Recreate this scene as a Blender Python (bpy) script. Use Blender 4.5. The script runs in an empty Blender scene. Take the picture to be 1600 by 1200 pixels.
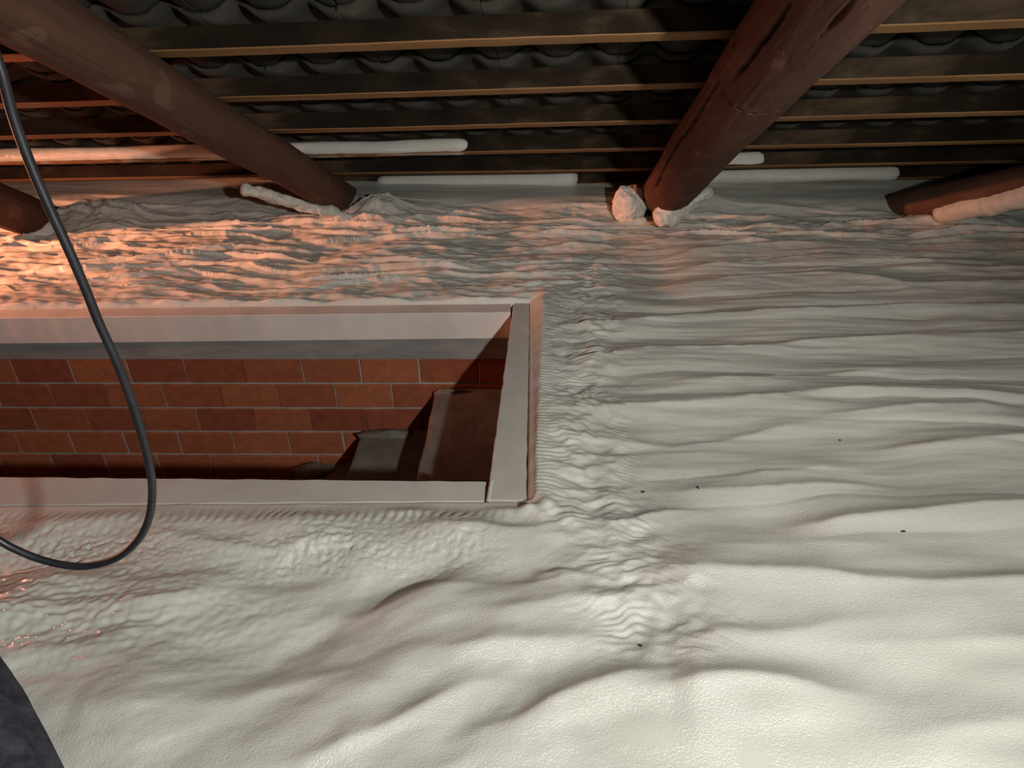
import bpy, bmesh, math, random
import numpy as np
from mathutils import Vector, Matrix, noise as mnoise

scn = bpy.context.scene
COL = scn.collection

# ------------------------------------------------------------------ camera
F_PX = 1180.0
PITCH, YAW, ROLL, CAM_H = math.radians(31.8), math.radians(2.0), math.radians(1.0), 1.35
_fh = Vector((-math.sin(YAW), math.cos(YAW), 0)); _r = Vector((math.cos(YAW), math.sin(YAW), 0)); _z = Vector((0, 0, 1))
FWD = _fh * math.cos(PITCH) - _z * math.sin(PITCH)
_u = _fh * math.sin(PITCH) + _z * math.cos(PITCH)
RC = _r * math.cos(ROLL) - _u * math.sin(ROLL)
UC = _u * math.cos(ROLL) + _r * math.sin(ROLL)
CAM = Vector((0, 0, CAM_H))
cd = bpy.data.cameras.new('camera'); cam = bpy.data.objects.new('camera', cd); COL.objects.link(cam)
cd.sensor_width = 36.0; cd.lens = F_PX / 1600 * 36.0; cd.clip_start = 0.02
M = Matrix((RC, UC, -FWD)).transposed().to_4x4(); M.translation = CAM
cam.matrix_world = M
scn.camera = cam

# ------------------------------------------------------------------ light and exposure
scn.view_settings.view_transform = 'Standard'; scn.view_settings.look = 'None'
scn.view_settings.gamma = 1.0; scn.view_settings.use_curve_mapping = False
scn.view_settings.exposure = 0.0
w = bpy.data.worlds.new('attic_dark'); scn.world = w; w.use_nodes = True
w.node_tree.nodes['Background'].inputs[0].default_value = (0.9, 0.95, 1.0, 1); w.node_tree.nodes['Background'].inputs[1].default_value = 0.004

def lamp(name, kind, loc, energy, color, radius, aim=None, cone=None, blend=1.0):
    l = bpy.data.lights.new(name, kind); o = bpy.data.objects.new(name, l); COL.objects.link(o)
    o.location = loc; l.energy = energy; l.color = color; l.shadow_soft_size = radius
    if kind == 'SPOT':
        l.spot_size = math.radians(cone); l.spot_blend = blend
        o.rotation_euler = (Vector(aim) - Vector(loc)).to_track_quat('-Z', 'Y').to_euler()
    return o
# the worker's head torch, right of the photographer
lamp('head_torch_light', 'SPOT', (0.98, -0.55, 1.62), 325, (1.0, 0.99, 0.965), 0.045, aim=(-0.08, 1.68, 0.0), cone=112, blend=1.0)
# the warm red work lamp standing on the foam left of the frame
LP, LAZ, LEL = (-4.70, 2.60, 0.36), math.radians(16), math.radians(19.5)
lamp('work_lamp_light', 'POINT', LP, 150, (1.0, 0.35, 0.18), 0.05)
# unseen spot added at the same point, throwing red light low over the foam
lamp('added_red_beam', 'SPOT', LP, 1800, (1.0, 0.35, 0.18), 0.05, aim=(LP[0] + math.cos(LAZ), LP[1] + math.sin(LAZ), LP[2] - math.tan(LEL)), cone=52, blend=1.0)
# unseen red light added for glints on the left foreground foam
lamp('added_glint_light', 'POINT', (-1.90, 2.10, 0.66), 8.0, (1.0, 0.30, 0.20), 0.018)

# ------------------------------------------------------------------ pixel -> place helpers (only used to measure positions)
def ray(px, py): return FWD + RC * ((px - 800) / F_PX) - UC * ((py - 600) / F_PX)
def on_z(px, py, z=0.0):
    d = ray(px, py); return CAM + d * ((z - CAM_H) / d.z)
def on_y(px, py, y):
    d = ray(px, py); return CAM + d * (y / d.y)
ROOF_Z0, ROOF_S = 2.209, 0.51
def on_roof(px, py, drop=0.0):
    d = ray(px, py); return CAM + d * ((ROOF_Z0 - drop - CAM_H) / (d.z + ROOF_S * d.y))

# ------------------------------------------------------------------ object helpers
def tag(o, label=None, cat=None, group=None, kind=None):
    if label: o['label'] = label
    if cat: o['category'] = cat
    if group: o['group'] = group
    if kind: o['kind'] = kind
    return o
def empty(name, loc, rot=(0, 0, 0)):
    o = bpy.data.objects.new(name, None); COL.objects.link(o); o.location = loc; o.rotation_euler = rot
    o.empty_display_size = 0.1
    return o
def mesh_obj(name, verts, faces, mat, parent=None, smooth=True):
    me = bpy.data.meshes.new(name); me.from_pydata([tuple(v) for v in verts], [], faces); me.update()
    if smooth: me.polygons.foreach_set('use_smooth', [True] * len(me.polygons))
    if mat: me.materials.append(mat)
    o = bpy.data.objects.new(name, me); COL.objects.link(o)
    if parent: o.parent = parent
    return o
def bm_obj(name, bm, mat, parent=None, smooth=False):
    bmesh.ops.recalc_face_normals(bm, faces=bm.faces)
    me = bpy.data.meshes.new(name); bm.to_mesh(me); bm.free()
    if smooth: me.polygons.foreach_set('use_smooth', [True] * len(me.polygons))
    if mat: me.materials.append(mat)
    o = bpy.data.objects.new(name, me); COL.objects.link(o)
    if parent: o.parent = parent
    return o
def hexa(bm, p):
    """box from 8 corners: bottom 4 ccw, top 4 ccw"""
    v = [bm.verts.new(q) for q in p]
    for f in ((3, 2, 1, 0), (4, 5, 6, 7), (0, 1, 5, 4), (1, 2, 6, 5), (2, 3, 7, 6), (3, 0, 4, 7)): bm.faces.new([v[i] for i in f])
    return v
def boxpts(x0, x1, y0, y1, z0, z1):
    return [(x0, y0, z0), (x1, y0, z0), (x1, y1, z0), (x0, y1, z0), (x0, y0, z1), (x1, y0, z1), (x1, y1, z1), (x0, y1, z1)]

# ------------------------------------------------------------------ numpy noise
class Perlin:
    def __init__(s, seed):
        r = np.random.RandomState(seed); s.p = r.permutation(512).astype(np.int32)
        a = r.rand(512) * 2 * np.pi; s.gx = np.cos(a).astype(np.float32); s.gy = np.sin(a).astype(np.float32)
    def __call__(s, x, y):
        x = np.asarray(x, np.float32); y = np.asarray(y, np.float32)
        xi = np.floor(x).astype(np.int32); yi = np.floor(y).astype(np.int32)
        fx = x - xi; fy = y - yi
        u = fx * fx * fx * (fx * (fx * 6 - 15) + 10); v = fy * fy * fy * (fy * (fy * 6 - 15) + 10)
        def g(dx, dy):
            h = s.p[(s.p[(xi + dx) & 511] + yi + dy) & 511]
            return s.gx[h] * (fx - dx) + s.gy[h] * (fy - dy)
        a = g(0, 0); b = g(1, 0); c = g(0, 1); d = g(1, 1)
        return (a + (b - a) * u + (c - a) * v + (a - b - c + d) * u * v) * 1.5
PN = [Perlin(100 + i) for i in range(14)]
def fbm(k, x, y, octs=4, gain=0.5, lac=2.03):
    t = 0; a = 1.0
    for i in range(octs):
        t = t + a * PN[(k + i) % 14](x + 17.3 * i, y - 9.1 * i); x = x * lac; y = y * lac; a *= gain
    return t
def sstep(a, b, x):
    t = np.clip((x - a) / (b - a), 0, 1); return t * t * (3 - 2 * t)

# ------------------------------------------------------------------ materials
def new_mat(name):
    m = bpy.data.materials.new(name); m.use_nodes = True
    nt = m.node_tree; b = nt.nodes['Principled BSDF']
    return m, nt, b
def N(nt, t, **kw):
    n = nt.nodes.new(t)
    for k, v in kw.items(): setattr(n, k, v)
    return n
def noise_node(nt, co, scale, detail=4, rough=0.55, dist=0.0, stretch=None):
    if stretch:
        mp = N(nt, 'ShaderNodeMapping'); mp.inputs['Scale'].default_value = stretch; nt.links.new(co, mp.inputs[0]); co = mp.outputs[0]
    n = N(nt, 'ShaderNodeTexNoise'); n.inputs['Scale'].default_value = scale; n.inputs['Detail'].default_value = detail
    n.inputs['Roughness'].default_value = rough; n.inputs['Distortion'].default_value = dist
    nt.links.new(co, n.inputs['Vector']); return n.outputs['Fac']
def ramp(nt, fac, stops):
    r = N(nt, 'ShaderNodeValToRGB'); e = r.color_ramp.elements
    while len(e) < len(stops): e.new(0.5)
    for i, (p, c) in enumerate(stops): e[i].position = p; e[i].color = (*c, 1)
    nt.links.new(fac, r.inputs[0]); return r.outputs[0]
def bump(nt, b, height, strength, dist, prev=None):
    n = N(nt, 'ShaderNodeBump'); n.inputs['Strength'].default_value = strength; n.inputs['Distance'].default_value = dist
    nt.links.new(height, n.inputs['Height'])
    if prev: nt.links.new(prev, n.inputs['Normal'])
    nt.links.new(n.outputs[0], b.inputs['Normal']); return n.outputs[0]
def coords(nt): return N(nt, 'ShaderNodeTexCoord').outputs['Object']

def mat_foam():
    m, nt, b = new_mat('spray_foam'); co = coords(nt)
    f = noise_node(nt, co, 2.2, 4)
    c = ramp(nt, f, [(0.3, (0.49, 0.475, 0.405)), (0.55, (0.55, 0.54, 0.47)), (0.75, (0.60, 0.58, 0.51))])
    nt.links.new(c, b.inputs['Base Color'])
    r = noise_node(nt, co, 5.0, 3)
    rr = ramp(nt, r, [(0.3, (0.12,) * 3), (0.7, (0.26,) * 3)]); wet = N(nt, 'ShaderNodeAttribute', attribute_name='wet').outputs['Fac']      # patches of smooth shiny skin
    mr = N(nt, 'ShaderNodeMix', data_type='RGBA'); nt.links.new(wet, mr.inputs[0]); nt.links.new(rr, mr.inputs[6]); mr.inputs[7].default_value = (0.115, 0.115, 0.115, 1)
    nt.links.new(mr.outputs[2], b.inputs['Roughness'])
    dry = N(nt, 'ShaderNodeMapRange'); nt.links.new(wet, dry.inputs[0]); dry.inputs[3].default_value = 0.55; dry.inputs[4].default_value = 0.06
    b.inputs['Specular IOR Level'].default_value = 0.45
    p = bump(nt, b, noise_node(nt, co, 230, 3, 0.65), 0.55, 0.004)
    nt.links.new(dry.outputs[0], p.node.inputs['Strength'])
    bump(nt, b, noise_node(nt, co, 70, 2, 0.5, 0.6), 0.10, 0.006, p)
    return m
def mat_simple(name, stops, scale, rough=0.8, bscale=60, bstr=0.3, bdist=0.004, stretch=None, spec=0.3, detail=5):
    m, nt, b = new_mat(name); co = coords(nt)
    c = ramp(nt, noise_node(nt, co, scale, detail, 0.6, 0.3, stretch), stops); nt.links.new(c, b.inputs['Base Color'])
    b.inputs['Roughness'].default_value = rough; b.inputs['Specular IOR Level'].default_value = spec
    bump(nt, b, noise_node(nt, co, bscale, 4, 0.6, 0.0, stretch), bstr, bdist)
    return m
def mat_log(name, g=(1, 1, 1)):
    m, nt, b = new_mat(name); co = coords(nt)
    def k(c): return tuple(a * q for a, q in zip(c, g))
    base = ramp(nt, noise_node(nt, co, 9, 5, 0.6, 0.4, (1, 1, 0.12)), [(0.25, k((0.050, 0.023, 0.015))), (0.6, k((0.088, 0.041, 0.027))), (0.8, k((0.125, 0.062, 0.042)))])
    pf = ramp(nt, noise_node(nt, co, 11, 4, 0.6, 0.2, (1, 1, 0.4)), [(0.57, (0,) * 3), (0.62, (1,) * 3)])
    mx = N(nt, 'ShaderNodeMix', data_type='RGBA'); nt.links.new(pf, mx.inputs[0]); nt.links.new(base, mx.inputs[6]); mx.inputs[7].default_value = (*k((0.108, 0.055, 0.038)), 1)
    nt.links.new(mx.outputs[2], b.inputs['Base Color']); b.inputs['Roughness'].default_value = 0.85; b.inputs['Specular IOR Level'].default_value = 0.15
    p = bump(nt, b, noise_node(nt, co, 40, 5, 0.65, 0.3, (1, 1, 0.1)), 0.6, 0.008)
    bump(nt, b, pf, 0.4, 0.003, p)
    return m
def mat_brick():
    m, nt, b = new_mat('hollow_brick'); co = coords(nt)
    at = N(nt, 'ShaderNodeAttribute', attribute_name='tint')
    c = ramp(nt, at.outputs['Fac'], [(0.0, (0.30, 0.245, 0.20)), (0.02, (0.30, 0.245, 0.20)), (0.05, (0.170, 0.042, 0.022)), (0.45, (0.235, 0.068, 0.030)), (1.0, (0.285, 0.090, 0.038))])
    n = ramp(nt, noise_node(nt, co, 22, 5), [(0.3, (0.78,) * 3), (0.7, (1.1,) * 3)])
    mx = N(nt, 'ShaderNodeMix', data_type='RGBA', blend_type='MULTIPLY'); mx.inputs[0].default_value = 1; nt.links.new(c, mx.inputs[6]); nt.links.new(n, mx.inputs[7])
    nt.links.new(mx.outputs[2], b.inputs['Base Color']); b.inputs['Roughness'].default_value = 0.85; b.inputs['Specular IOR Level'].default_value = 0.2
    bump(nt, b, noise_node(nt, co, 90, 4, 0.6, 0, (1, 1, 3)), 0.4, 0.003)
    return m
M_FOAM = mat_foam()
M_TILE = mat_simple('concrete_tile', [(0.3, (0.026, 0.024, 0.019)), (0.6, (0.050, 0.046, 0.036)), (0.8, (0.095, 0.084, 0.060))], 5, 0.9, 120, 0.5, 0.004, None, 0.12)
M_EDGE = mat_simple('batten_sawn_lit_edge', [(0.3, (0.16, 0.080, 0.030)), (0.6, (0.30, 0.155, 0.060)), (0.78, (0.42, 0.25, 0.10))], 3, 0.75, 60, 0.4, 0.003, (0.3, 1, 1))  # sawn wood colour, with warm light from below also put into it
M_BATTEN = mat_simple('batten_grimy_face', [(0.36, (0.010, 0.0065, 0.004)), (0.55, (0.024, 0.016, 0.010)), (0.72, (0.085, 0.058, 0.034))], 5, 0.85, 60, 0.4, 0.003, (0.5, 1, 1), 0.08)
M_LOG = mat_log('log_wood_red'); M_LOGB = mat_log('log_wood_brown', (1.2, 1.32, 1.25))
M_BRICK = mat_brick()
M_CONC = mat_simple('concrete', [(0.3, (0.085, 0.075, 0.064)), (0.7, (0.150, 0.136, 0.118))], 9, 0.9, 110, 0.5, 0.004)
M_SLAB = mat_simple('slab_concrete', [(0.3, (0.15, 0.14, 0.13)), (0.7, (0.24, 0.22, 0.20))], 7, 0.9, 90, 0.4, 0.004, (0.5, 1, 2))
M_BOARD = mat_simple('foam_board', [(0.3, (0.41, 0.385, 0.335)), (0.7, (0.49, 0.46, 0.405))], 6, 0.7, 260, 0.25, 0.002)
M_BOARDF = mat_simple('foam_board_pale', [(0.3, (0.48, 0.44, 0.39)), (0.7, (0.57, 0.52, 0.46))], 5, 0.65, 200, 0.2, 0.002)
M_CABLE = mat_simple('cable_rubber', [(0.3, (0.012, 0.012, 0.014)), (0.7, (0.02, 0.02, 0.023))], 40, 0.42, 300, 0.1, 0.001, None, 0.5)
M_HOSE = mat_simple('hose_fabric', [(0.35, (0.035, 0.036, 0.048)), (0.62, (0.080, 0.082, 0.10)), (0.85, (0.16, 0.16, 0.18))], 30, 0.9, 350, 0.8, 0.003, None, 0.15)
M_CHIP = mat_simple('dark_chip', [(0.3, (0.02, 0.016, 0.012)), (0.7, (0.05, 0.04, 0.03))], 60, 0.8)

# ------------------------------------------------------------------ the stair opening
XIF, XIN = -0.090, -0.130          # right board inner edge at the far / near end
XM = -0.020                        # right board outer edge
def y_far(x): return 2.721 + 0.0207 * (x + 0.09)      # inner face of the far board
def y_near(x): return 1.657 - 0.0070 * (x + 0.126)    # inner face of the near board
def y_nout(x): return 1.573 + 0.0220 * (x + 0.113)
BT = 0.117                         # board height
XL = -2.64

# ------------------------------------------------------------------ foam floor (one continuous sprayed surface)
def crease_list():
    # (pixels of the crest line on the photo, height, width on the near side, width on the far side)
    T = []
    def c(pts, a, wn, wf): T.append(([on_z(*p) for p in pts], a, wn, wf))
    # right of the opening, sprayed passes running across
    c([(1045, 908), (1100, 905), (1200, 905), (1290, 912), (1350, 930), (1450, 930), (1640, 922)], 0.030, 0.10, 0.050)
    c([(1060, 1000), (1110, 995), (1210, 1003), (1250, 995), (1300, 980)], 0.014, 0.06, 0.035)
    c([(1330, 1012), (1450, 1018), (1640, 1012)], 0.012, 0.07, 0.04)
    c([(1062, 1088), (1130, 1068), (1200, 1075), (1290, 1090)], 0.028, 0.07, 0.035)
    c([(1270, 832), (1400, 814), (1500, 808), (1640, 805)], 0.026, 0.09, 0.050)
    c([(1150, 747), (1250, 737), (1320, 737)], 0.012, 0.06, 0.03)
    c([(1060, 768), (1200, 768), (1330, 764)], 0.010, 0.05, 0.03)
    c([(1420, 708), (1500, 706), (1640, 700)], 0.022, 0.10, 0.05)
    c([(890, 652), (1000, 642), (1100, 636), (1200, 630), (1320, 622), (1420, 628), (1640, 628)], 0.020, 0.09, 0.04)
    c([(1310, 658), (1450, 650), (1560, 652)], 0.012, 0.05, 0.03)
    c([(890, 578), (1000, 558), (1100, 555), (1200, 550), (1270, 540), (1330, 540), (1450, 535), (1640, 530)], 0.020, 0.08, 0.03)
    c([(890, 520), (1000, 512), (1070, 503), (1150, 500), (1300, 495), (1400, 490), (1640, 488)], 0.022, 0.10, 0.03)
    c([(1060, 452), (1200, 440), (1300, 437), (1420, 453), (1640, 447)], 0.018, 0.10, 0.04)
    c([(1080, 604), (1250, 596), (1370, 590)], 0.012, 0.06, 0.03)
    c([(1060, 402), (1200, 390), (1400, 393), (1640, 388)], 0.024, 0.10, 0.04)
    c([(1070, 424), (1300, 408), (1450, 420), (1640, 425)], 0.016, 0.08, 0.03)
    c([(1390, 1158), (1480, 1146), (1640, 1130)], 0.012, 0.06, 0.05)
    c([(940, 690), (1040, 700), (1130, 690), (1250, 668)], 0.010, 0.06, 0.03)
    c([(1100, 860), (1250, 856), (1380, 868)], 0.008, 0.06, 0.03)
    # left foreground billows running diagonally
    c([(800, 1150), (840, 1114), (900, 1090), (960, 1072), (1015, 1058)], 0.030, 0.08, 0.035)
    c([(470, 1215), (556, 1172), (650, 1127), (690, 1097), (735, 1070)], 0.022, 0.06, 0.035)
    c([(340, 1120), (400, 1097), (470, 1078), (520, 1062)], 0.014, 0.05, 0.03)
    c([(690, 1035), (750, 1018), (840, 1014), (900, 1004)], 0.016, 0.06, 0.03)
    c([(760, 968), (830, 958), (900, 945), (960, 950)], 0.014, 0.05, 0.03)
    c([(560, 965), (620, 950), (690, 926), (740, 920)], 0.020, 0.07, 0.035)
    c([(240, 843), (300, 850), (400, 870), (470, 858), (560, 850)], 0.018, 0.06, 0.03)
    c([(0, 915), (120, 918), (220, 930), (300, 905)], 0.014, 0.05, 0.04)
    c([(-60, 1000), (60, 985), (160, 960), (260, 955), (340, 925)], 0.018, 0.06, 0.05)
    c([(0, 1062), (110, 1040), (200, 1010), (260, 985)], 0.014, 0.05, 0.05)
    c([(845, 922), (885, 917), (905, 905)], 0.016, 0.05, 0.015)
    c([(880, 845), (940, 835), (1000, 812), (1060, 800)], 0.014, 0.05, 0.025)
    c([(700, 835), (780, 838), (850, 835), (900, 815)], 0.012, 0.05, 0.025)
    return T

def build_floor():
    xs = np.concatenate([np.arange(-3.3, -2.4, 0.012), np.arange(-2.4, 2.5, 0.005), np.arange(2.5, 3.5, 0.012)]).astype(np.float32)
    ys = np.concatenate([np.arange(0.30, 0.78, 0.008), np.arange(0.78, 4.50, 0.0042)]).astype(np.float32)
    X, Y = np.meshgrid(xs, ys)
    # ---- zone weights
    right = sstep(-0.05, 0.22, X - 0.10 * np.sin(Y * 3.0))
    far = sstep(2.74, 3.0, Y + 0.10 * PN[0](X * 2, Y * 2)) * (1 - 0.75 * right * sstep(3.55, 3.3, Y))
    near = sstep(1.75, 1.30, Y)
    leftnear = near * (1 - right * 0.85)
    # ---- broad undulation
    H = 0.018 * fbm(1, X * 1.1, Y * 1.3, 2)
    # ---- sprayed passes across, right side
    wy = 0.05 * fbm(2, X * 0.9, Y * 2.2, 3) + 0.010 * PN[5](X * 5, Y * 6)
    def passes(period, k):
        ph = (Y + wy) / period + 0.35 * PN[k](X * 0.7, Y * 0.9); fr = ph - np.floor(ph)
        return np.sin(fr * np.pi) ** 0.8
    amp = np.clip(0.45 + 0.8 * PN[6](X * 1.1, Y * 3), 0, 1.2)
    H += right * 0.0105 * amp * passes(0.13, 3) * sstep(1.0, 2.0, Y)
    H += right * 0.0080 * np.clip(fbm(4, X * 1.5, Y * 10 + 5 * wy, 3, 0.4), -1, 1) * sstep(1.0, 2.0, Y)
    H += right * 0.0012 * fbm(8, X * 5, Y * 46 + 12 * wy, 3) * sstep(1.5, 2.4, Y)
    # ---- soft billows, foreground
    ca, sa = math.cos(math.radians(22)), math.sin(math.radians(22))
    U = X * ca + Y * sa; V = -X * sa + Y * ca
    bl = PN[8](U * 1.6 + 0.4 * PN[1](X * 2, Y * 2), V * 4.4 + 0.5 * PN[2](X * 2.5, Y * 2.5))
    H += leftnear * (0.040 * bl + 0.003 * fbm(9, U * 4, V * 10, 3))
    H += near * right * 0.012 * fbm(10, X * 1.5, Y * 5, 2)
    H += leftnear * 0.0065 * PN[12](U * 5 + 0.8 * PN[3](X * 6, Y * 6), V * 13) * sstep(1.5, 1.25, Y)
    H += right * near * 0.005 * PN[13](X * 4, Y * 12)
    # ---- choppy layered strips towards the eave
    wz = 0.9 * PN[4](X * 1.6, Y * 3.5) + 0.15 * PN[3](X * 5, Y * 9)
    ly = (Y * 8.5 + wz); fl_ = ly - np.floor(ly)
    lay = np.where(fl_ < 0.78, fl_ / 0.78, (1 - fl_) / 0.22)             # overlapping tongues of foam
    patch = np.clip(0.5 + 1.1 * PN[5](X * 2.2, np.floor(ly) * 3.7 + 0.1 * Y), 0, 1.1)
    H += far * (0.024 * (1 - lay) * patch + 0.014 * fbm(7, X * 3.6, Y * 12, 3, 0.5) + 0.0022 * fbm(9, X * 16, Y * 36, 2))
    H += far * 0.013 * np.clip(PN[10](X * 16, Y * 26) - 0.15, 0, 1) * np.clip(PN[11](X * 2.3 + 4, Y * 2.6) + 0.1, 0, 1)
    # ---- traced crest lines
    for pts, a, wn, wf in crease_list():
        px = np.array([p.x for p in pts]); py = np.array([p.y for p in pts])
        x0, x1 = px[0], px[-1]
        wob = 1.0 if py.mean() > 1.6 else 0.6
        yc = np.interp(xs, px, py)
        kk = np.exp(-0.5 * (np.arange(-24, 25) / 9.0) ** 2); kk /= kk.sum()
        yc = np.convolve(np.pad(yc, 24, mode='edge'), kk, mode='valid')
        yc = yc + wob * (0.006 * PN[7](xs * 9, xs * 0 + a * 900) + 0.003 * PN[8](xs * 28, xs * 0 + a * 700))
        fade = np.minimum(sstep(x0 - 0.14, x0 + 0.10, xs), sstep(x1 + 0.14, x1 - 0.10, xs))
        d = Y - yc[None, :]
        e = 0.011 if py.mean() < 1.45 else 0.007
        ef = (np.sqrt(d * d + e * e) - e)
        H += ((1.45 if px.mean() > 0.3 else 1.5) * a * fade)[None, :] * np.where(d < 0, np.exp(-ef / wn), np.exp(-ef / (wf * 1.25)))
    # ---- vertical seam in the right foreground, foam higher on its right
    sx = np.interp(ys, [0.75, 0.95, 1.08, 1.22], [on_z(1064, 1190).x, on_z(1055, 1110).x, on_z(1047, 1030).x, on_z(1040, 960).x])[:, None] + 0.004 * PN[3](ys * 22, ys * 0)[:, None]
    H += 0.020 * sstep(-0.012, 0.06, X - sx) * np.exp(-np.clip(X - sx, 0, 9) / 0.16) * (0.25 * sstep(0.72, 0.92, Y) * sstep(1.30, 1.10, Y) + np.exp(-((Y - 1.0) / 0.07) ** 2))
    # ---- small ripples where passes overlap (band right of the opening) and cobbled skin by the near board
    cx = np.interp(ys, [0.9, 1.1, 1.25, 1.5, 1.9, 2.4, 3.0, 3.4], [0.30, 0.28, 0.25, 0.17, 0.13, 0.16, 0.24, 0.32])[:, None]
    q = (X - cx)
    band = np.exp(-(q / 0.14) ** 2) * sstep(0.98, 1.15, Y) * sstep(3.5, 3.1, Y)
    wx = 0.050 * PN[2](X * 6, Y * 5) + 0.012 * PN[3](X * 18, Y * 15)
    arc = Y + 1.1 * q * np.abs(q) + 2.2 * q * q + wx
    pm = np.clip(0.35 + 1.1 * PN[9](X * 9 + 3, Y * 9), 0, 1)
    rip = pm * np.sin(arc * 2 * np.pi / 0.019) * 0.8 + 1.0 * fbm(11, X * 14 + 4 * wx, arc * 34, 3)
    H += band * (0.0032 * rip + 0.010 * fbm(3, X * 7, Y * 10, 3) + 0.006 * (1 - 2 * np.abs(fbm(0, X * 9, Y * 13, 2))))
    edge = np.exp(-np.clip(X - 0.035, 0, 9) / 0.045) * sstep(1.5, 1.62, Y) * sstep(2.8, 2.7, Y)
    H += np.where(X > -0.02, edge * 0.0016 * np.sin((Y + 0.010 * PN[1](X * 12, Y * 5)) * 2 * np.pi / 0.0165), 0)
    lefty = sstep(0.0, -0.22, X)
    cob = np.exp(-((Y - 1.375 + 0.02 * np.sin(X * 5)) / 0.085) ** 2) * lefty
    c1 = fbm(6, X * 34, Y * 44, 2, 0.5)
    H += cob * 0.0052 * (1 - np.abs(c1) * 2.2) * np.clip(0.6 + 0.7 * PN[2](X * 3, Y * 3), 0.15, 1.2)
    ribs = np.exp(-((Y - 1.495) / 0.03) ** 2) * lefty
    H += ribs * 0.0030 * np.sin((X + 0.012 * PN[4](X * 9, Y * 20)) * 2 * np.pi / 0.026)
    fine = leftnear * sstep(-0.35, -0.85, X)
    H += fine * 0.0022 * fbm(12, U * 14, V * 34, 3) * np.clip(0.5 + PN[1](X * 3, Y * 3), 0, 1)
    gp = on_z(150, 965)
    gl = np.exp(-((X - gp.x + 0.1) / 0.42) ** 2 - ((Y - gp.y) / 0.15) ** 2)
    H += gl * (0.0046 * PN[9](U * 34 + 3 * PN[2](X * 9, Y * 9), V * 60) + 0.0034 * PN[10](X * 62, Y * 44))
    H += 0.055 * sstep(-0.45, -0.85, X) * np.exp(-((Y - 0.93 + 0.12 * (X + 0.9)) / np.where(Y > 0.93 - 0.12 * (X + 0.9), 0.24, 0.12)) ** 2)
    WET = np.clip(gl * 2.4 * np.clip(0.55 + 1.4 * PN[6](X * 7, Y * 9), 0, 1), 0, 1)
    for (px, py, rx, ry) in ((1178, 1188, 0.03, 0.025), (1010, 1150, 0.05, 0.02), (250, 455, 0.25, 0.10), (110, 450, 0.2, 0.2)):
        p = on_z(px, py); WET = np.maximum(WET, np.exp(-((X - p.x) / rx) ** 2 - ((Y - p.y) / ry) ** 2))
    # ---- foam bulging below the near board, then dipping
    H += lefty * (0.010 * np.exp(-((Y - 1.46) / 0.06) ** 2) - 0.016 * np.exp(-((Y - 1.29) / 0.07) ** 2))
    # ---- meeting the boards round the opening
    yo = y_nout(X); yf = y_far(X) + 0.078
    so_n = yo - Y; so_r = X - XM; so_f = Y - yf
    s = np.maximum(np.maximum(np.maximum(so_n, so_r), so_f), XL - 0.06 - X)                    # distance outside the boards' outer edge (approx.)
    wr = sstep(-0.03, 0.03, so_r - np.maximum(so_n, so_f)); wf_ = (1 - wr) * (so_f > so_n)
    wn_ = 1 - wr - wf_
    lip = wr * (0.036 + 0.004 * PN[9](X * 8, Y * 9)) + wf_ * (0.020 + 0.014 * PN[9](X * 5, Y * 22) + 0.006 * PN[3](X * 17, Y * 30)) + wn_ * (0.005 + 0.005 * PN[9](X * 7, Y * 9))
    H = H * sstep(0.0, 0.10, s) + lip * (1 - sstep(0.02, 0.20, s))
    H += 0.0016 * wr * edge * np.sin((Y + 0.010 * PN[1](X * 12, Y * 5)) * 2 * np.pi / 0.0165) * (1 - sstep(0.0, 0.10, s)) * (s > 0.02)
    cutw = wr * (0.052 - 0.026 * sstep(2.7, 1.6, Y) + 0.004 * PN[4](X * 0, Y * 14)) + (1 - wr) * (0.012 + 0.006 * PN[4](X * 6, Y * 14))
    ramp_ = np.clip(s / cutw, 0, 1)
    H = np.where(s < cutw, -0.004 + (H + 0.004) * ramp_ ** 0.8, H)
    for (px, py, hgt, rx, ry) in ((838, 806, 0.030, 0.045, 0.030), (790, 808, 0.014, 0.05, 0.025), (640, 806, 0.010, 0.06, 0.022), (905, 690, 0.012, 0.05, 0.03), (870, 905, 0.016, 0.05, 0.022)):
        p = on_z(px, py)
        H += np.where(s > 0.012, hgt * np.exp(-((X - p.x) / rx) ** 2 - ((Y - p.y) / ry) ** 2) * (1 + 0.4 * PN[6](X * 25, Y * 25)), 0)
    H += wr * 0.007 * np.exp(-((s - 0.006) / 0.005) ** 2) * (1 + 0.5 * PN[7](X * 0, Y * 16))
    H = np.where(s < 0, -0.035, H)
    # ---- rise of the foam at the eave and lumps round the log feet
    Yr = Y + 0.035 * X
    rise = sstep(3.80 + 0.03, 4.02, Yr + 0.02 * PN[3](X * 4, Y * 0))
    H = H * (1 - 0.92 * rise) + 0.055 * rise + 0.03 * sstep(4.15, 4.5, Yr) + 0.004 * rise * PN[6](X * 3, Y * 8)
    for (px, py, hgt, rx, ry) in ((590, 340, 0.10, 0.13, 0.10), (520, 350, 0.030, 0.28, 0.08), (1060, 325, 0.05, 0.17, 0.09), (150, 345, 0.08, 0.26, 0.14), (1480, 355, 0.035, 0.34, 0.08)):
        p = on_z(px, py)
        q = ((X - p.x) / rx) ** 2 + ((Y - p.y - 0.02) / ry) ** 2
        H += hgt * np.exp(-q) * (1 + 0.2 * fbm(2, X * 13, Y * 15, 3))
    ny, nx = X.shape
    inside = (X > XL - 0.02) & (X < XM - 0.035) & (Y > yo + 0.035) & (Y < yf - 0.035)
    co = np.stack([X, Y, H], -1).reshape(-1, 3).astype(np.float32)
    i = np.arange(ny * nx).reshape(ny, nx)
    q = np.stack([i[:-1, :-1], i[:-1, 1:], i[1:, 1:], i[1:, :-1]], -1)
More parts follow.
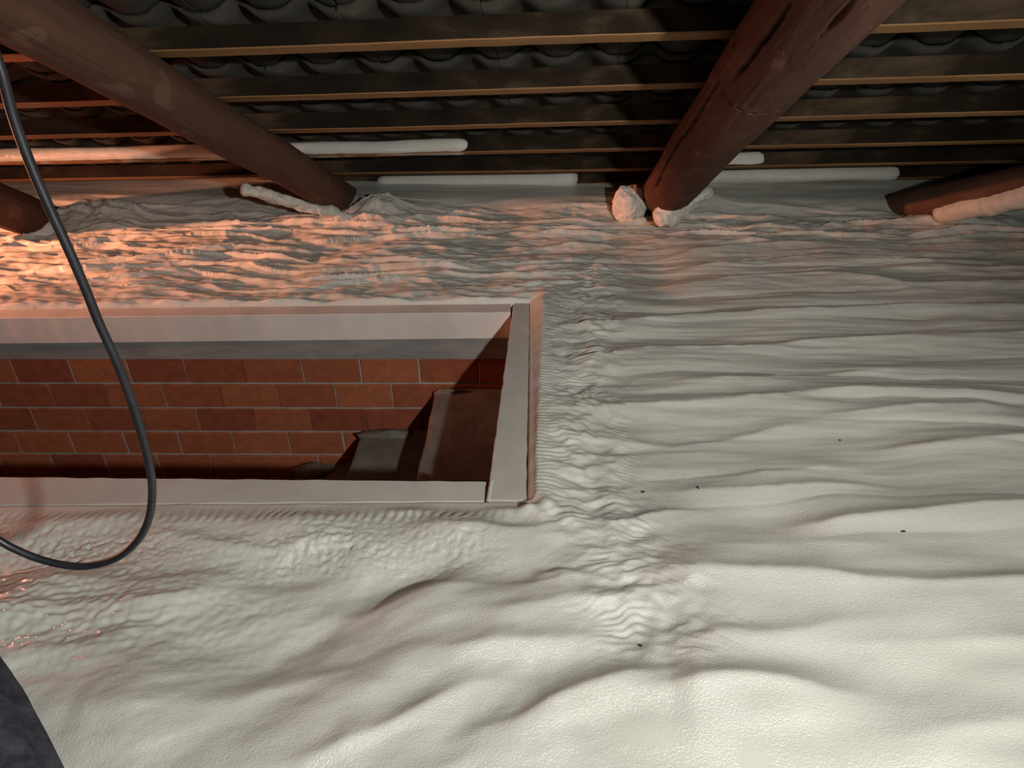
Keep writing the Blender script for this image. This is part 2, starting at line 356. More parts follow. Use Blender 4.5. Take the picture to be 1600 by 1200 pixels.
    keep = ~(inside[:-1, :-1] & inside[1:, 1:] & inside[:-1, 1:] & inside[1:, :-1])
    q = q[keep].astype(np.int32)
    used = np.zeros(ny * nx, bool); used[q.ravel()] = True
    remap = np.cumsum(used) - 1
    co = co[used]; q = remap[q].astype(np.int32)
    me = bpy.data.meshes.new('floor')
    me.vertices.add(len(co)); me.vertices.foreach_set('co', co.ravel())
    me.loops.add(q.size); me.loops.foreach_set('vertex_index', q.ravel())
    me.polygons.add(len(q)); me.polygons.foreach_set('loop_start', np.arange(0, q.size, 4, dtype=np.int32))
    me.polygons.foreach_set('use_smooth', np.ones(len(q), bool))
    wa = me.attributes.new('wet', 'FLOAT', 'POINT'); wa.data.foreach_set('value', np.ascontiguousarray(WET.reshape(-1)[used], dtype=np.float32))
    me.update(calc_edges=True); me.validate()
    me.materials.append(M_FOAM)
    o = bpy.data.objects.new('floor', me); COL.objects.link(o)
    tag(o, 'attic floor covered in rippled pale grey spray foam insulation', 'floor', kind='structure')
    return H, xs, ys
HF, HXS, HYS = build_floor()
def hz(x, y):
    i = int(np.clip(np.searchsorted(HXS, x), 0, len(HXS) - 1)); j = int(np.clip(np.searchsorted(HYS, y), 0, len(HYS) - 1))
    return float(HF[j, i])

# ------------------------------------------------------------------ foam boards round the opening
def strip_board(name, outline, z0, z1, mat, label, seed, step=0.02, jag=0.0015):
    """a board: quad outline (4 xy points, ccw) subdivided along its long side with slightly uneven cut edges"""
    rnd = random.Random(seed)
    a, b, c, d = [Vector((*p, 0)) for p in outline]      # a-b one long edge, d-c the other
    n = max(2, int((b - a).length / step))
    vs, fs = [], []
    side = (d - a).normalized()
    for i in range(n + 1):
        t = i / n
        p = a.lerp(b, t) + side * jag * mnoise.noise(Vector((t * n * 0.35, seed, 0))) * 2
        q = d.lerp(c, t) + side * jag * mnoise.noise(Vector((t * n * 0.3, seed + 5, 0))) * 2
        dz = 0.0012 * mnoise.noise(Vector((t * n * 0.2, seed, 3)))
        ch = 0.0025
        pi = p + side * ch; qi = q - side * ch
        vs += [(p.x, p.y, z0), (p.x, p.y, z1 - ch + dz), (pi.x, pi.y, z1 + dz), (qi.x, qi.y, z1 + dz), (q.x, q.y, z1 - ch + dz), (q.x, q.y, z0)]
    for i in range(n):
        o = i * 6
        for k in range(6):
            k2 = (k + 1) % 6
            fs.append((o + k, o + k2, o + 6 + k2, o + 6 + k))
    fs.append(tuple(range(5, -1, -1))); fs.append(tuple(n * 6 + k for k in range(6)))
    o = mesh_obj(name, vs, fs, mat, smooth=False)
    bm = bmesh.new(); bm.from_mesh(o.data); bmesh.ops.recalc_face_normals(bm, faces=bm.faces); bm.to_mesh(o.data); bm.free()
    return tag(o, label, 'foam board', 'foam boards lining the stair opening')
xj = -1.52
strip_board('foam_board', [(xj - 0.095, y_nout(xj)), (-0.136, y_nout(-0.13)), (-0.136, y_near(-0.13)), (xj + 0.002, y_near(xj))], -BT, 0, M_BOARD,
            'long grey foam board along the near edge of the stair opening', 3)
strip_board('foam_board', [(XL, y_nout(XL)), (xj - 0.10, y_nout(xj)), (xj - 0.002, y_near(xj)), (XL, y_near(XL))], -BT, 0.001, M_BOARD,
            'grey foam board behind the slanting joint at the left end of the near edge', 4)
strip_board('foam_board', [(XL, y_far(XL)), (-0.096, y_far(-0.09)), (-0.096, y_far(-0.09) + 0.08), (XL, y_far(XL) + 0.08)], -BT, 0, M_BOARDF,
            'pale pinkish foam board lining the far edge of the stair opening', 7, jag=0.0004)
strip_board('foam_board', [(XIN, 1.578), (XIF + 0.004, 2.800), (XM, 2.800), (XM, 1.576)], -BT, 0.002, M_BOARD,
            'short grey foam board on the right end of the stair opening', 9, jag=0.0012)

def filler():
    rb = bpy.data.objects['foam_board.003']; vs, fs = [], []
    a = on_z(768, 752, 0.0); b = on_z(762, 786, 0.0); n = 24
    for i in range(n + 1):
        p = a.lerp(b, i / n); w1 = 0.007 * (1 + 0.4 * mnoise.noise(Vector((i * 0.6, 2, 0)))); w2 = 0.007 * (1 + 0.4 * mnoise.noise(Vector((i * 0.7, 9, 0))))
        for dx, z in ((-w1, -0.004), (-w1 * .6, 0.003), (0, 0.005 + 0.002 * mnoise.noise(Vector((i * .8, 0, 3)))), (w2 * .6, 0.004), (w2, -0.004)): vs.append((p.x + dx, p.y, z))
    for i in range(n):
        for k in range(4): q = i * 5 + k; fs.append((q, q + 1, q + 6, q + 5))
    o = mesh_obj('foam_filler', vs, fs, M_FOAM); o.parent = rb
    tag(o, 'pale foam squeezed from the joint at the corner')
filler()
# ------------------------------------------------------------------ stairwell: slab edge, brick wall, other walls
YW = 2.724
bm = bmesh.new(); hexa(bm, [(XL, YW, -0.218), (0.3, YW, -0.218), (0.3, YW + .2, -0.218), (XL, YW + .2, -0.218), (XL, YW, -BT), (0.3, YW, -BT), (0.3, YW + .2, -BT), (XL, YW + .2, -BT)])
tag(bm_obj('trim_1', bm, M_SLAB), 'grey concrete slab edge above the brick wall', 'slab edge', kind='structure')

def build_brick_wall():
    vs, fs, tint = [], [], []
    def quadbox(x0, x1, y0, z0, z1, t, b=0.003):
        o = len(vs); y1 = y0 + 0.05
        vs.extend([(x0, y0 + b, z0), (x1, y0 + b, z0), (x1, y0 + b, z1), (x0, y0 + b, z1), (x0 + b, y0, z0 + b), (x1 - b, y0, z0 + b), (x1 - b, y0, z1 - b), (x0 + b, y0, z1 - b), (x0, y1, z0), (x1, y1, z0), (x1, y1, z1), (x0, y1, z1)])
        for f in ((4, 5, 6, 7), (0, 1, 5, 4), (1, 2, 6, 5), (2, 3, 7, 6), (3, 0, 4, 7), (0, 8, 9, 1), (1, 9, 10, 2), (2, 10, 11, 3), (3, 11, 8, 0)):
            fs.append(tuple(o + i for i in f)); tint.append(t)
    rnd = random.Random(11)
    h = 0.1275; L = 0.2500
    for r in range(15):
        z1 = -0.222 - r * h; z0 = z1 - h + 0.011
        off = -0.736 if r % 2 == 0 else -0.861
        off += rnd.uniform(-0.008, 0.008)
        k0 = int((XL - off) / L) - 1; k1 = int((0.3 - off) / L) + 1
        for k in range(k0, k1):
            tight = rnd.random() < 0.35
            g0 = 0.0015 if tight else 0.005
            g1 = g0
            x0 = max(off + k * L + g0, XL); x1 = min(off + (k + 1) * L - g1, 0.3)
            if x1 - x0 < 0.01: continue
            yy = YW + 0.004
            quadbox(x0, x1, yy + rnd.uniform(0, 0.003), z0 + rnd.uniform(0, .002), z1, rnd.uniform(0.1, 1.0))
    # mortar backing, a little uneven
    nx, nz = 170, 110
    o = len(vs)
    for j in range(nz + 1):
        for i in range(nx + 1):
            x = XL + (0.3 - XL) * i / nx; z = -0.219 - 1.95 * j / nz
            y = YW + 0.0125 + 0.0022 * mnoise.noise(Vector((x * 14, z * 14, 1)))
            vs.append((x, y, z))
    for j in range(nz):
        for i in range(nx):
            a = o + j * (nx + 1) + i
            fs.append((a, a + nx + 1, a + nx + 2, a + 1)); tint.append(0.0)
    o = mesh_obj('wall_stairwell', vs, fs, M_BRICK, smooth=False)
    at = o.data.attributes.new('tint', 'FLOAT', 'FACE'); at.data.foreach_set('value', tint)
    tag(o, 'orange hollow brick wall inside the stairwell', 'wall', kind='structure')
build_brick_wall()
bm = bmesh.new(); hexa(bm, boxpts(-0.085, 0.06, 1.5, YW - 0.002, -2.1, -BT - .001))
tag(bm_obj('wall_right', bm, M_CONC), 'grey wall below the right end of the stair opening', 'wall', kind='structure')
bm = bmesh.new(); hexa(bm, boxpts(XL, -0.085, 1.40, 1.60, -2.1, -BT - .001))
tag(bm_obj('wall_near', bm, M_CONC), 'grey wall below the near edge of the stair opening', 'wall', kind='structure')
bm = bmesh.new(); hexa(bm, boxpts(XL - .1, XL, 1.4, 2.9, -2.1, 0))
tag(bm_obj('wall_left', bm, M_CONC), 'wall at the left end of the stairwell', 'wall', kind='structure')
bm = bmesh.new(); hexa(bm, boxpts(XL, 0.06, 1.4, 2.9, -2.2, -2.1))
tag(bm_obj('floor_lower', bm, M_CONC), 'concrete floor at the foot of the stairs', 'floor', kind='structure')

# ------------------------------------------------------------------ staircase
stair = tag(empty('concrete_staircase', (-0.6, 2.2, -2.1)), 'raw grey concrete staircase going down to the left along the brick wall', 'staircase')
def step(x, z, seed, far=2.7215):
    y0, y1 = 1.602, far
    n, m = 26, 34
    vs, fs = [], []
    # cross-section in x,z with a rounded worn nosing, swept along y
    prof = [(0.335, -0.30), (0.03, -0.215), (0.006, -0.11), (0.0, -0.03), (0.002, -0.012), (0.010, -0.003), (0.024, 0.0), (0.10, 0.001), (0.20, 0.0), (0.30, 0.001), (0.335, 0.0)]
    for j in range(m + 1):
        y = y0 + (y1 - y0) * j / m
        for k, (px, pz) in enumerate(prof):
            nv = mnoise.noise(Vector((px * 9 + seed, y * 7, pz * 9)))
            vs.append((x + px + (0.006 * nv if px < 0.03 else 0), y, z + pz + (0.003 * nv if px > 0.02 and pz > -.1 else 0)))
    P = len(prof)
    for j in range(m):
        for k in range(P):
            a = j * P + k; b = j * P + (k + 1) % P
            fs.append((a, b, b + P, a + P))
    fs.append(tuple(range(P - 1, -1, -1))); fs.append(tuple(m * P + k for k in range(P)))
    o = mesh_obj('step', vs, fs, M_CONC, smooth=False)
    bm = bmesh.new(); bm.from_mesh(o.data); bmesh.ops.recalc_face_normals(bm, faces=bm.faces); bm.to_mesh(o.data); bm.free()
    o.data.transform(Matrix.Translation((0.6, -2.2, 2.1))); o.parent = stair
for k, (x, z) in enumerate(((-0.12, -0.17), (-0.425, -0.365), (-0.768, -0.578), (-1.08, -0.775), (-1.39, -0.97), (-1.70, -1.165), (-2.01, -1.36), (-2.32, -1.555))):
    if k: step(x, z, k * 3.7)
def blob(name, c, r, mat, parent, seed, sub=4, amp=0.25, freq=3.0, origin=(0, 0, 0)):
    bm = bmesh.new(); bmesh.ops.create_icosphere(bm, subdivisions=sub, radius=1.0)
    for v in bm.verts:
        p = v.co.copy(); n = mnoise.fractal(p * freq + Vector((seed, seed * .7, 0)), 0.9, 2.0, 4)
        p *= 1 + amp * n
        v.co = Vector((p.x * r[0] + c[0] - origin[0], p.y * r[1] + c[1] - origin[1], p.z * r[2] + c[2] - origin[2]))
    return bm_obj(name, bm, mat, parent, True)
for q, (px, py, z, r) in enumerate(((608, 668, -0.585, (0.13, 0.035, 0.03)), (492, 722, -0.775, (0.09, 0.05, 0.035)), (700, 603, -0.37, (0.06, 0.02, 0.018)))):
    p = on_y(px, py, 2.72)
    tag(blob('mortar', (p.x, 2.722 - r[1] * 1.1, z), r, M_CONC, stair, q * 3 + 1, 3, 0.3, 2.0, (-0.6, 2.2, -2.1)), 'rough mortar lump where the step meets the bricks')

# ------------------------------------------------------------------ roof frame: u along the battens, v down the slope, n away from the attic
PHI = math.atan(ROOF_S); SK = math.radians(3.3)
RO = Vector((-0.09, 3.094, ROOF_Z0 - ROOF_S * 3.094))
ex = Vector((1, 0, 0)); ev = Vector((0, math.cos(PHI), -math.sin(PHI))); RN = Vector((0, math.sin(PHI), math.cos(PHI)))
RU = ex * math.cos(SK) - ev * math.sin(SK); RV = ev * math.cos(SK) + ex * math.sin(SK)
def roof_pt(u, v, n): return RO + RU * u + RV * v + RN * n
RM = Matrix((RU, RV, RN)).transposed().to_4x4()
def roof_mat(u, v, n):
    m = RM.copy(); m.translation = roof_pt(u, v, n); return m
BV = [-1.80, -1.345, -0.896, -0.4446, 0.0, 0.475, 0.915, 1.33]
BH, BW = 0.066, 0.058

ORD = ['topmost', 'second', 'third', 'fourth', 'fifth', 'sixth', 'seventh', 'eighth', 'ninth', 'tenth', 'eleventh', 'twelfth', 'thirteenth', 'fourteenth', 'fifteenth', 'sixteenth', 'seventeenth', 'eighteenth', 'nineteenth', 'twentieth']

def batten(k, v, label):
    u0, u1 = -3.0, 3.0
    n = 150; vs, fs = [], []
    for i in range(n + 1):
        u = u0 + (u1 - u0) * i / n
        wv = 0.006 * mnoise.noise(Vector((u * 0.8, k * 3.1, 0))) + 0.0015 * mnoise.noise(Vector((u * 9, k, 4)))
        wn = 0.005 * mnoise.noise(Vector((u * 0.9, k * 2.1, 7))) + 0.001 * mnoise.noise(Vector((u * 11, k, 9)))
        c = 0.003
        for (a, b) in ((-BW + c, 0), (0 - c, 0), (0, c), (0, BH), (-BW, BH), (-BW, c)):
            vs.append((u, a + wv, b + wn))
    for i in range(n):
        o = i * 6
        for q in range(6): fs.append((o + q, o + (q + 1) % 6, o + 6 + (q + 1) % 6, o + 6 + q))
    fs.append(tuple(range(5, -1, -1))); fs.append(tuple(n * 6 + q for q in range(6)))
    root = empty('roof_batten', (0, 0, 0)); root.matrix_world = roof_mat(0, v, 0)
    tag(root, label, 'batten', 'roof battens')
    t = mesh_obj('timber', vs, fs, M_BATTEN, root, smooth=False)
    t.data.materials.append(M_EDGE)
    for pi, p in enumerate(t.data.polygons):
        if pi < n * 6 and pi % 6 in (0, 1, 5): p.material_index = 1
    bm = bmesh.new(); bm.from_mesh(t.data); bmesh.ops.recalc_face_normals(bm, faces=bm.faces); bm.to_mesh(t.data); bm.free()
    return root
BL = [None,
      'orange-edged roof batten, highest of the fully visible battens',
      'second orange-edged roof batten from the top of view',
      'third orange-edged roof batten from the top, with no foam on it',
      'roof batten wrapped at its left in a round-ended bar of pale foam',
      'dark roof batten just below the round-ended foam bar',
      'lowest roof batten, coated in lumpy foam just above the eave']
bat = [batten(k, v, l) if l else None for k, (v, l) in enumerate(zip(BV[1:], BL))]

def foam_bar(parent, u0, u1, thick_n, thick_v, seed, dn=0.0, dv=0.0, ends=0.05, sag=None):
    """a sausage of foam round a batten, between u0 and u1, in the batten's own axes"""
    n = int((u1 - u0) / 0.012); seg = 28; vs, fs = [], []
    for i in range(n + 1):
        u = u0 + (u1 - u0) * i / n
        e = min(u - u0, u1 - u); k = math.sqrt(max(0.0, 1 - (1 - min(1, e / ends)) ** 2)) + 0.002
        for s in range(seg):
            a = 2 * math.pi * s / seg
            r = 1 + 0.16 * mnoise.noise(Vector((u * 3.2, math.cos(a) * .8 + seed, math.sin(a) * .8))) + 0.05 * mnoise.noise(Vector((u * 22, math.cos(a) * 2 + seed, math.sin(a) * 2)))
            ca, sa = math.cos(a), math.sin(a)
            ca = math.copysign(abs(ca) ** 0.75, ca); sa = math.copysign(abs(sa) ** 0.75, sa)
            kk = k * (1 + (0.5 * max(0, mnoise.noise(Vector((u * 1.7, seed, 5)))) if sag else 0))
            vs.append((u, -BW / 2 + dv + thick_v * ca * r * kk, BH / 2 + dn + thick_n * sa * r * kk))
    for i in range(n):
        for s in range(seg):
            a = i * seg + s; b = i * seg + (s + 1) % seg
            fs.append((a, b, b + seg, a + seg))
    fs.append(tuple(range(seg - 1, -1, -1))); fs.append(tuple(n * seg + s for s in range(seg)))
    return tag(mesh_obj('foam_coat', vs, fs, M_FOAM, parent), 'pale spray foam coat on the batten')
def uv_of(px, py):
    p = on_roof(px, py) - RO; return p.dot(RU), p.dot(RV)

# ------------------------------------------------------------------ roof tiles
WAVE, AMP = 0.196, 0.020
TILE_W, TILE_L = 2 * WAVE, 0.52
def make_tile():
    nu, nv = 64, 6; th = 0.014
    def prof(u):
        s = math.cos(2 * math.pi * u / WAVE)
        return -AMP * (s + 0.22 * math.cos(4 * math.pi * u / WAVE) * -1)
    vs, fs = [], []
    for top in (0, 1):
        for j in range(nv + 1):
            for i in range(nu + 1):
                u = TILE_W * i / nu
                vs.append((u - TILE_W / 2, TILE_L * j / nv, prof(u) + th * top))
    A = (nu + 1) * (nv + 1)
    def ix(t, j, i): return t * A + j * (nu + 1) + i
    for j in range(nv):
        for i in range(nu):
            fs.append((ix(0, j, i), ix(0, j + 1, i), ix(0, j + 1, i + 1), ix(0, j, i + 1)))
            fs.append((ix(1, j, i), ix(1, j, i + 1), ix(1, j + 1, i + 1), ix(1, j + 1, i)))
    for i in range(nu):
        fs.append((ix(0, 0, i), ix(0, 0, i + 1), ix(1, 0, i + 1), ix(1, 0, i)))
        fs.append((ix(0, nv, i + 1), ix(0, nv, i), ix(1, nv, i), ix(1, nv, i + 1)))
    for j in range(nv):
        fs.append((ix(0, j + 1, 0), ix(0, j, 0), ix(1, j, 0), ix(1, j + 1, 0)))
        fs.append((ix(0, j, nu), ix(0, j + 1, nu), ix(1, j + 1, nu), ix(1, j, nu)))
    return mesh_obj('roof_pantile', vs, fs, M_TILE)
COURSE = ['topmost visible course', 'second course', 'third course', 'fourth course', 'fifth course', 'sixth course', 'lowest course']
spans = [(-1.5, 1.4), (-1.6, 1.5), (-1.9, 1.75), (-2.2, 2.05), (-2.6, 2.4), (-2.9, 2.7), (-2.95, 2.9)]
tile0 = make_tile(); first = True; COURSE = [''] + COURSE[:-1]
rt = random.Random(5)
for k in range(1, 7):
    v0 = BV[k] - BW - 0.035
    u0, u1 = spans[k]
    n = int((u1 - u0) / TILE_W) + 1
    nxt = BV[k + 1]
    tilt = 0.0165 / (nxt - BV[k])          # lower end rides on the next course
    for i in range(n):
        t = tile0 if first else tile0.copy()
        if not first: COL.objects.link(t)
        first = False
        u = (round(u0 / TILE_W) + i + 0.5) * TILE_W
        m = roof_mat(u, v0 + rt.uniform(-0.006, 0.006), BH + AMP * 1.05 + 0.002 + rt.uniform(0, 0.002))
        t.matrix_world = m @ Matrix.Rotation(math.atan(tilt), 4, 'X') @ Matrix.Rotation(rt.uniform(-0.006, 0.006), 4, 'Z')
        tag(t, 'dark wavy roof tile, %s from left in the %s from top' % (ORD[i].replace('topmost', 'first'), COURSE[k].replace('topmost visible', 'first').replace(' course', ' tile course')), 'roof tile', 'wavy roof tiles')

# foam on the battens
u_end, _ = uv_of(737, 240)
foam_bar(bat[4], -2.95, u_end, 0.034, 0.040, 2.0, 0.0, -0.004, 0.06)
uA, _ = uv_of(1110, 255); uB, _ = uv_of(1214, 250)
foam_bar(bat[5], uA - 0.05, uB, 0.036, 0.034, 9.0, 0.006, -0.004, 0.07, True)
uA, _ = uv_of(585, 292); uB, _ = uv_of(905, 285)
foam_bar(bat[6], uA, uB, 0.040, 0.045, 4.0, 0.0, -0.008, 0.07, True)
uA, _ = uv_of(165, 300); uB, _ = uv_of(500, 296)
foam_bar(bat[6], uA, uB, 0.050, 0.055, 6.0, -0.030, -0.008, 0.10, True)
uA, _ = uv_of(1060, 285); uB, _ = uv_of(1420, 275)
foam_bar(bat[6], uA, uB, 0.040, 0.042, 12.0, 0.0, -0.006, 0.08)

# ------------------------------------------------------------------ log rafters
def frame_for(d):
    d = d.normalized(); up = Vector((0, 0, 1)); x = d.cross(up).normalized(); y = x.cross(d); return x, y, d
def log_rafter(name, label, A, B, rA, rB, seed, cracks=(), mat=None):
    """A upper end, B foot; local z runs from A to B"""
    x, y, d = frame_for(B - A); L = (B - A).length
    root = empty(name, A); tag(root, label, 'log', 'log rafters')
    root.matrix_world = Matrix.Translation(A) @ Matrix((x, y, d)).transposed().to_4x4()
    n, seg = int(L / 0.009), 200
    Mi = root.matrix_world.inverted()
    cr = []
    for pts, wdt, dep in cracks:            # traced lines on the log's face -> (z, angle)
        lst = []
        for (px, py) in pts:
            r = Mi.to_3x3() @ ray(px, py); o = Mi @ CAM
            rp = r.x ** 2 + r.y ** 2; t0 = -(o.x * r.x + o.y * r.y) / rp; t = t0
            for _ in range(4):
                q = o + r * t; rad = rA + (rB - rA) * min(1, max(0, q.z / L)); m = o + r * t0
                t = t0 - math.sqrt(max(0.0, rad ** 2 - m.x ** 2 - m.y ** 2) / rp)
            q = o + r * t
            lst.append((q.z, math.atan2(q.y, q.x)))
        lst.sort(); cr.append((lst, wdt, dep))
    vs, fs = [], []
    for i in range(n + 1):
        z = L * i / n; rad = rA + (rB - rA) * i / n
        ox = 0.010 * mnoise.noise(Vector((z * 1.1, seed, 0))); oy = 0.010 * mnoise.noise(Vector((z * 1.1, seed, 5)))
        act = []
        for lst, wdt, dep in cr:
            if lst[0][0] - 0.03 < z < lst[-1][0] + 0.03:
                zz = min(max(z, lst[0][0]), lst[-1][0]); ang = lst[0][1]
                for (z0, a0), (z1, a1) in zip(lst, lst[1:]):
                    if z0 <= zz <= z1: ang = a0 + (a1 - a0) * (zz - z0) / max(1e-6, z1 - z0); break
                endf = min(1, (z - lst[0][0] + 0.03) / 0.08, (lst[-1][0] + 0.03 - z) / 0.08)
                act.append((ang + 0.05 * mnoise.noise(Vector((z * 14, seed, 8))), wdt * (0.6 + 0.6 * abs(mnoise.noise(Vector((z * 9, seed, 2))))), dep * endf))
        for s in range(seg):
            a = 2 * math.pi * s / seg; ca, sa = math.cos(a), math.sin(a)
            r = rad * (1 + 0.05 * mnoise.noise(Vector((ca * 1.2, sa * 1.2, z * 1.6 + seed))) + 0.018 * mnoise.noise(Vector((ca * 5, sa * 5, z * 5 + seed))) + 0.012 * mnoise.noise(Vector((ca * 15, sa * 15, z * 3 + seed))) + 0.012 * max(0, mnoise.noise(Vector((ca * 4, sa * 4, z * 9 + seed * 2)))))
            for (ang, wdt, dep) in act:
                da = (a - ang + math.pi) % (2 * math.pi) - math.pi
                r -= dep * math.exp(-(da * rad / wdt) ** 2)
            vs.append((ox + r * ca, oy + r * sa, z))
    for i in range(n):
        for s in range(seg):
            a = i * seg + s; b = i * seg + (s + 1) % seg
            fs.append((a, b, b + seg, a + seg))
    fs.append(tuple(range(seg - 1, -1, -1))); fs.append(tuple(n * seg + s for s in range(seg)))
    mesh_obj('trunk', vs, fs, mat or M_LOG, root)
    return root
def line_through(p1, p2, drop, ya, yb):
    a = on_roof(*p1, drop); b = on_roof(*p2, drop); d = b - a
    f = lambda y: a + d * ((y - a.y) / d.y)
    return f(ya), f(yb)
A, B = line_through((1276, 10), (1045, 295), 0.125, 0.75, 4.60)
big_log = log_rafter('log_rafter', 'thick dark reddish-brown log rafter with long cracks, right of centre', A, B, 0.112, 0.122, 3.3,
    cracks=[([(1169, 22), (1150, 70), (1124, 124), (1090, 180), (1049, 240), (1022, 292)], 0.008, 0.042), ([(1229, 11), (1187, 71), (1150, 120)], 0.007, 0.032), ([(1330, 5), (1285, 55)], 0.005, 0.018)])
A, B = line_through((130, 75), (520, 303), 0.10, 1.08, 4.60)
left_log = log_rafter('log_rafter', 'slimmer brown log rafter slanting down from the top left corner', A, B, 0.080, 0.094, 8.8, mat=M_LOGB)
def through(p1, y1, p2, y2, ya, yb):
    a = on_y(*p1, y1); b = on_y(*p2, y2); d = b - a
    f = lambda y: a + d * ((y - a.y) / d.y)
    return f(ya), f(yb)
A, B = through((1600, 286), 3.30, (1442, 316), 3.78, 2.0, 4.15)
right_log = log_rafter('log_rafter', 'dark log rafter foot at the right edge of view, pinkish foam along its lower side', A, B, 0.072, 0.078, 14.1, mat=M_LOGB)
A, B = through((0, 320), 3.45, (72, 347), 3.84, 2.3, 4.1)
far_left_log = log_rafter('log_rafter', 'reddish log rafter foot at the left edge of view, partly behind the black cable', A, B, 0.105, 0.100, 21.5)

# foam lumps at the log feet
def lump(parent, px, py, Y, r, seed, amp=0.3, freq=2.2, lab='pale spray foam lump at the foot of the log', dz=0):
    p = on_y(px, py, Y); bm = bmesh.new(); bmesh.ops.create_icosphere(bm, subdivisions=5, radius=1.0)
    for v in bm.verts:
        q = v.co.copy(); n = mnoise.fractal(q * freq + Vector((seed, seed * .7, 0)), 0.8, 2.0, 5); q *= 1 + amp * n
        v.co = Vector((q.x * r[0], q.y * r[1], q.z * r[2])) + p
    bm.transform(parent.matrix_world.inverted())
    return tag(bm_obj('foam_collar', bm, M_FOAM, parent, True), lab)
def collar(parent, p0, y0, p1, y1, r0, r1, seed, amp=0.35, freq=9.0, lab='pale spray foam along the foot of the log'):
    a = on_y(*p0, y0); b = on_y(*p1, y1); ax_ = (b - a); L = ax_.length; x, y, d = frame_for(ax_)
    n = max(16, int(L / 0.006)); sg = 40; vs, fs = [], []
    for i in range(n + 1):
        t = i / n; e = min(t, 1 - t) * L / max(r0, r1) / 0.9; k = math.sqrt(max(0, 1 - (1 - min(1, e)) ** 2)) + 0.003
        r = (r0 + (r1 - r0) * t) * k; c = a + ax_ * t
        for q in range(sg):
            an = 2 * math.pi * q / sg; dv = x * math.cos(an) + y * math.sin(an)
            P = c + dv * r
            rr = r * (1 + amp * mnoise.fractal(P * freq + Vector((seed, 0, 0)), 0.9, 2.0, 4))
            vs.append(c + dv * rr)
    for i in range(n):
        for q in range(sg):
            u_ = i * sg + q; v_ = i * sg + (q + 1) % sg; fs.append((u_, v_, v_ + sg, u_ + sg))
    fs.append(tuple(range(sg - 1, -1, -1))); fs.append(tuple(n * sg + q for q in range(sg)))
    o = mesh_obj('foam_collar', vs, fs, M_FOAM)
    o.data.transform(parent.matrix_world.inverted()); o.parent = parent
    return tag(o, lab)
lump(big_log, 983, 322, 3.80, (0.088, 0.06, 0.10), 2.2, 0.22, 1.3)
collar(big_log, (1022, 346), 3.60, (1114, 296), 3.66, 0.062, 0.034, 6.1, 0.5, 12)
collar(left_log, (375, 292), 3.62, (572, 350), 3.80, 0.034, 0.030, 4.0, 0.55, 13)
collar(left_log, (565, 335), 3.84, (625, 322), 3.95, 0.075, 0.06, 1.0, 0.25)
collar(right_log, (1462, 334), 3.66, (1850, 252), 2.75, 0.052, 0.064, 5.0, 0.15)
collar(far_left_log, (95, 352), 3.74, (-60, 440), 3.25, 0.055, 0.060, 9.0, 0.3)

# ------------------------------------------------------------------ black cable looping down in front
def tube(name, pts, rad, mat, seg=20, res=10, parent=None, fold=None):
    P = [Vector(p) for p in pts]; C = []
    for i in range(len(P) - 1):
        p0 = P[max(i - 1, 0)]; p1 = P[i]; p2 = P[i + 1]; p3 = P[min(i + 2, len(P) - 1)]
        for k in range(res):
            t = k / res
            C.append(0.5 * ((2 * p1) + (p2 - p0) * t + (2 * p0 - 5 * p1 + 4 * p2 - p3) * t * t + (3 * p1 - p0 - 3 * p2 + p3) * t ** 3))
    C.append(P[-1])
    vs, fs = [], []; T = (C[1] - C[0]).normalized(); x = T.orthogonal().normalized(); dist = 0
    for i, c in enumerate(C):
        t = (C[min(i + 1, len(C) - 1)] - C[max(i - 1, 0)]).normalized()
        x = (x - t * x.dot(t)).normalized(); y = t.cross(x)
        if i: dist += (c - C[i - 1]).length
        for s in range(seg):
            a = 2 * math.pi * s / seg; r = rad
            if fold: r = rad * fold(dist, a)
            vs.append(c + x * (math.cos(a) * r) + y * (math.sin(a) * r))
    for i in range(len(C) - 1):
        for s in range(seg):
            a = i * seg + s; b = i * seg + (s + 1) % seg; fs.append((a, b, b + seg, a + seg))
    fs.append(tuple(range(seg - 1, -1, -1))); fs.append(tuple((len(C) - 1) * seg + s for s in range(seg)))
    return mesh_obj(name, vs, fs, mat, parent)
CP = [(-60, -40), (-25, 40), (2, 112), (20, 180), (45, 250), (75, 320), (105, 385), (133, 450), (155, 505), (180, 560), (203, 620), (222, 680), (234, 730), (238, 765), (234, 805), (220, 838), (195, 864), (165, 879), (130, 885), (95, 882), (60, 873), (30, 861), (0, 845), (-60, 805), (-150, 730), (-240, 620), (-320, 480)]
pts = [on_y(*p, 0.90) for p in CP]
e0 = pts[0]; pts.insert(0, Vector((e0.x - 0.04, 0.90, ROOF_Z0 - ROOF_S * 0.9 - 0.005)))
e1 = pts[-1]; pts.append(Vector((e1.x - 0.08, 0.90, ROOF_Z0 - ROOF_S * 0.9 - 0.005)))
tag(tube('cable', pts, 0.0062, M_CABLE, 20, 8), 'black rubber cable hanging in a loop in front of the stair opening', 'cable')

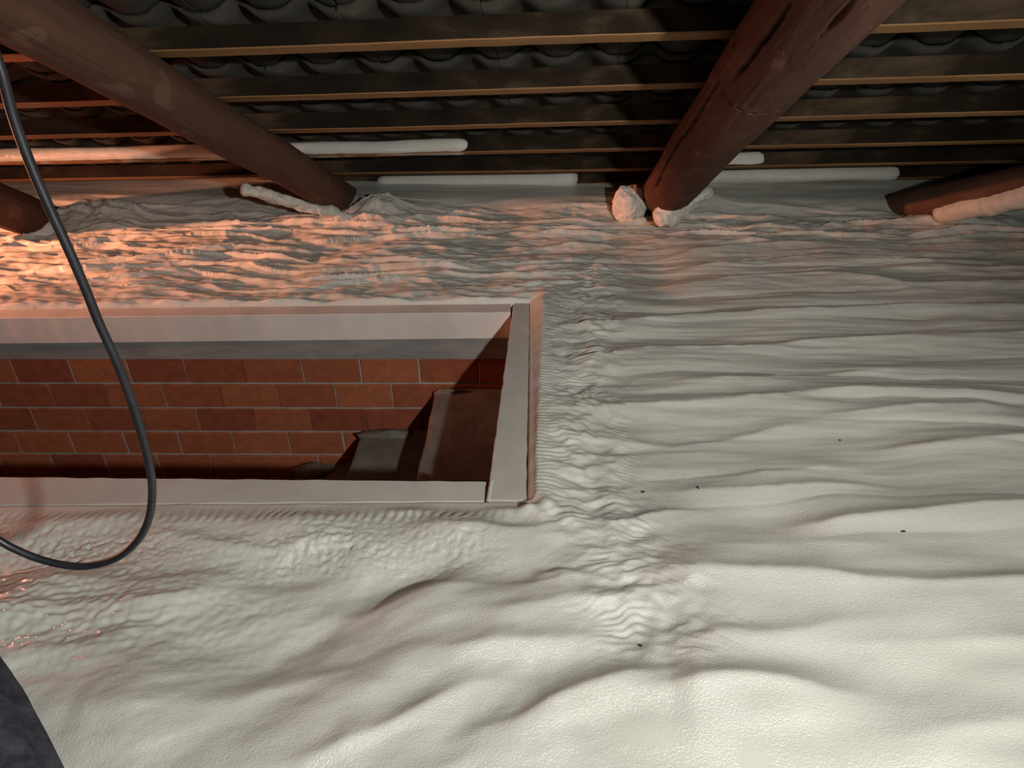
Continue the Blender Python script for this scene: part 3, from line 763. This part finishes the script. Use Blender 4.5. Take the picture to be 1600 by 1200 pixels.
# ------------------------------------------------------------------ fabric-sheathed hose, bottom left
def hose_fold(d, a):
    return 1 + 0.07 * math.sin(a * 7 + d * 11 + 1.5 * mnoise.noise(Vector((d * 6, a, 0)))) + 0.05 * mnoise.noise(Vector((d * 9, math.cos(a) * 2, math.sin(a) * 2)))
R_H = 0.10
def hp(px, py):                       # the visible right rim of the hose -> its axis
    p = on_z(px, py, R_H); return p
rim = [(-30, 985), (8, 1040), (50, 1110), (98, 1205), (140, 1300)]
ax = []
for p in rim:
    q = hp(*p); ax.append(Vector((q.x - 0.085, q.y - 0.06, R_H + 0.012)))
ax.insert(0, ax[0] + (ax[0] - ax[1]) * 1.2 + Vector((-0.06, 0, 0))); ax.insert(0, ax[0] + Vector((-0.35, 0.12, 0))); ax.insert(0, ax[0] + Vector((-0.8, 0.02, 0))); ax.append(ax[-1] + (ax[-1] - ax[-2]) * 2)
tag(tube('hose', ax, R_H, M_HOSE, 48, 24, None, hose_fold), 'dark blue-grey fabric sleeve of a thick hose in the bottom left corner', 'hose')

# ------------------------------------------------------------------ specks on the foam
def chip(px, py, l, wd, rot, label):
    p = on_z(px, py); bm = bmesh.new()
    z = hz(p.x, p.y)
    pts = [(-l, 0), (-l * .3, -wd), (l * .8, -wd * .6), (l, wd * .2), (l * .2, wd), (-l * .6, wd * .7)]
    c, s = math.cos(rot), math.sin(rot)
    lo = [bm.verts.new((x * c - y * s, x * s + y * c, 0)) for x, y in pts]
    hi = [bm.verts.new(((x * c - y * s) * .8, (x * s + y * c) * .8, 0.004)) for x, y in pts]
    bm.faces.new(lo[::-1]); bm.faces.new(hi)
    for i in range(6): bm.faces.new((lo[i], lo[(i + 1) % 6], hi[(i + 1) % 6], hi[i]))
    o = bm_obj('wood_chip', bm, M_CHIP); o.location = (p.x, p.y, z)
    tag(o, label, 'wood chip', 'dark chips on the foam')
chip(1090, 766, 0.008, 0.0022, 1.9, 'dark upright splinter stuck in the foam right of the opening')
chip(1005, 767, 0.006, 0.0025, 0.2, 'small dark chip just left of the upright splinter')
chip(1408, 840, 0.007, 0.002, 0.1, 'small dark chip alone on the foam towards the right edge')
chip(1312, 690, 0.003, 0.002, 0.4, 'tiny dark speck above and left of the lone chip on the right')
chip(1001, 1010, 0.004, 0.002, 0.1, 'tiny dark speck on the foam near the bottom middle')
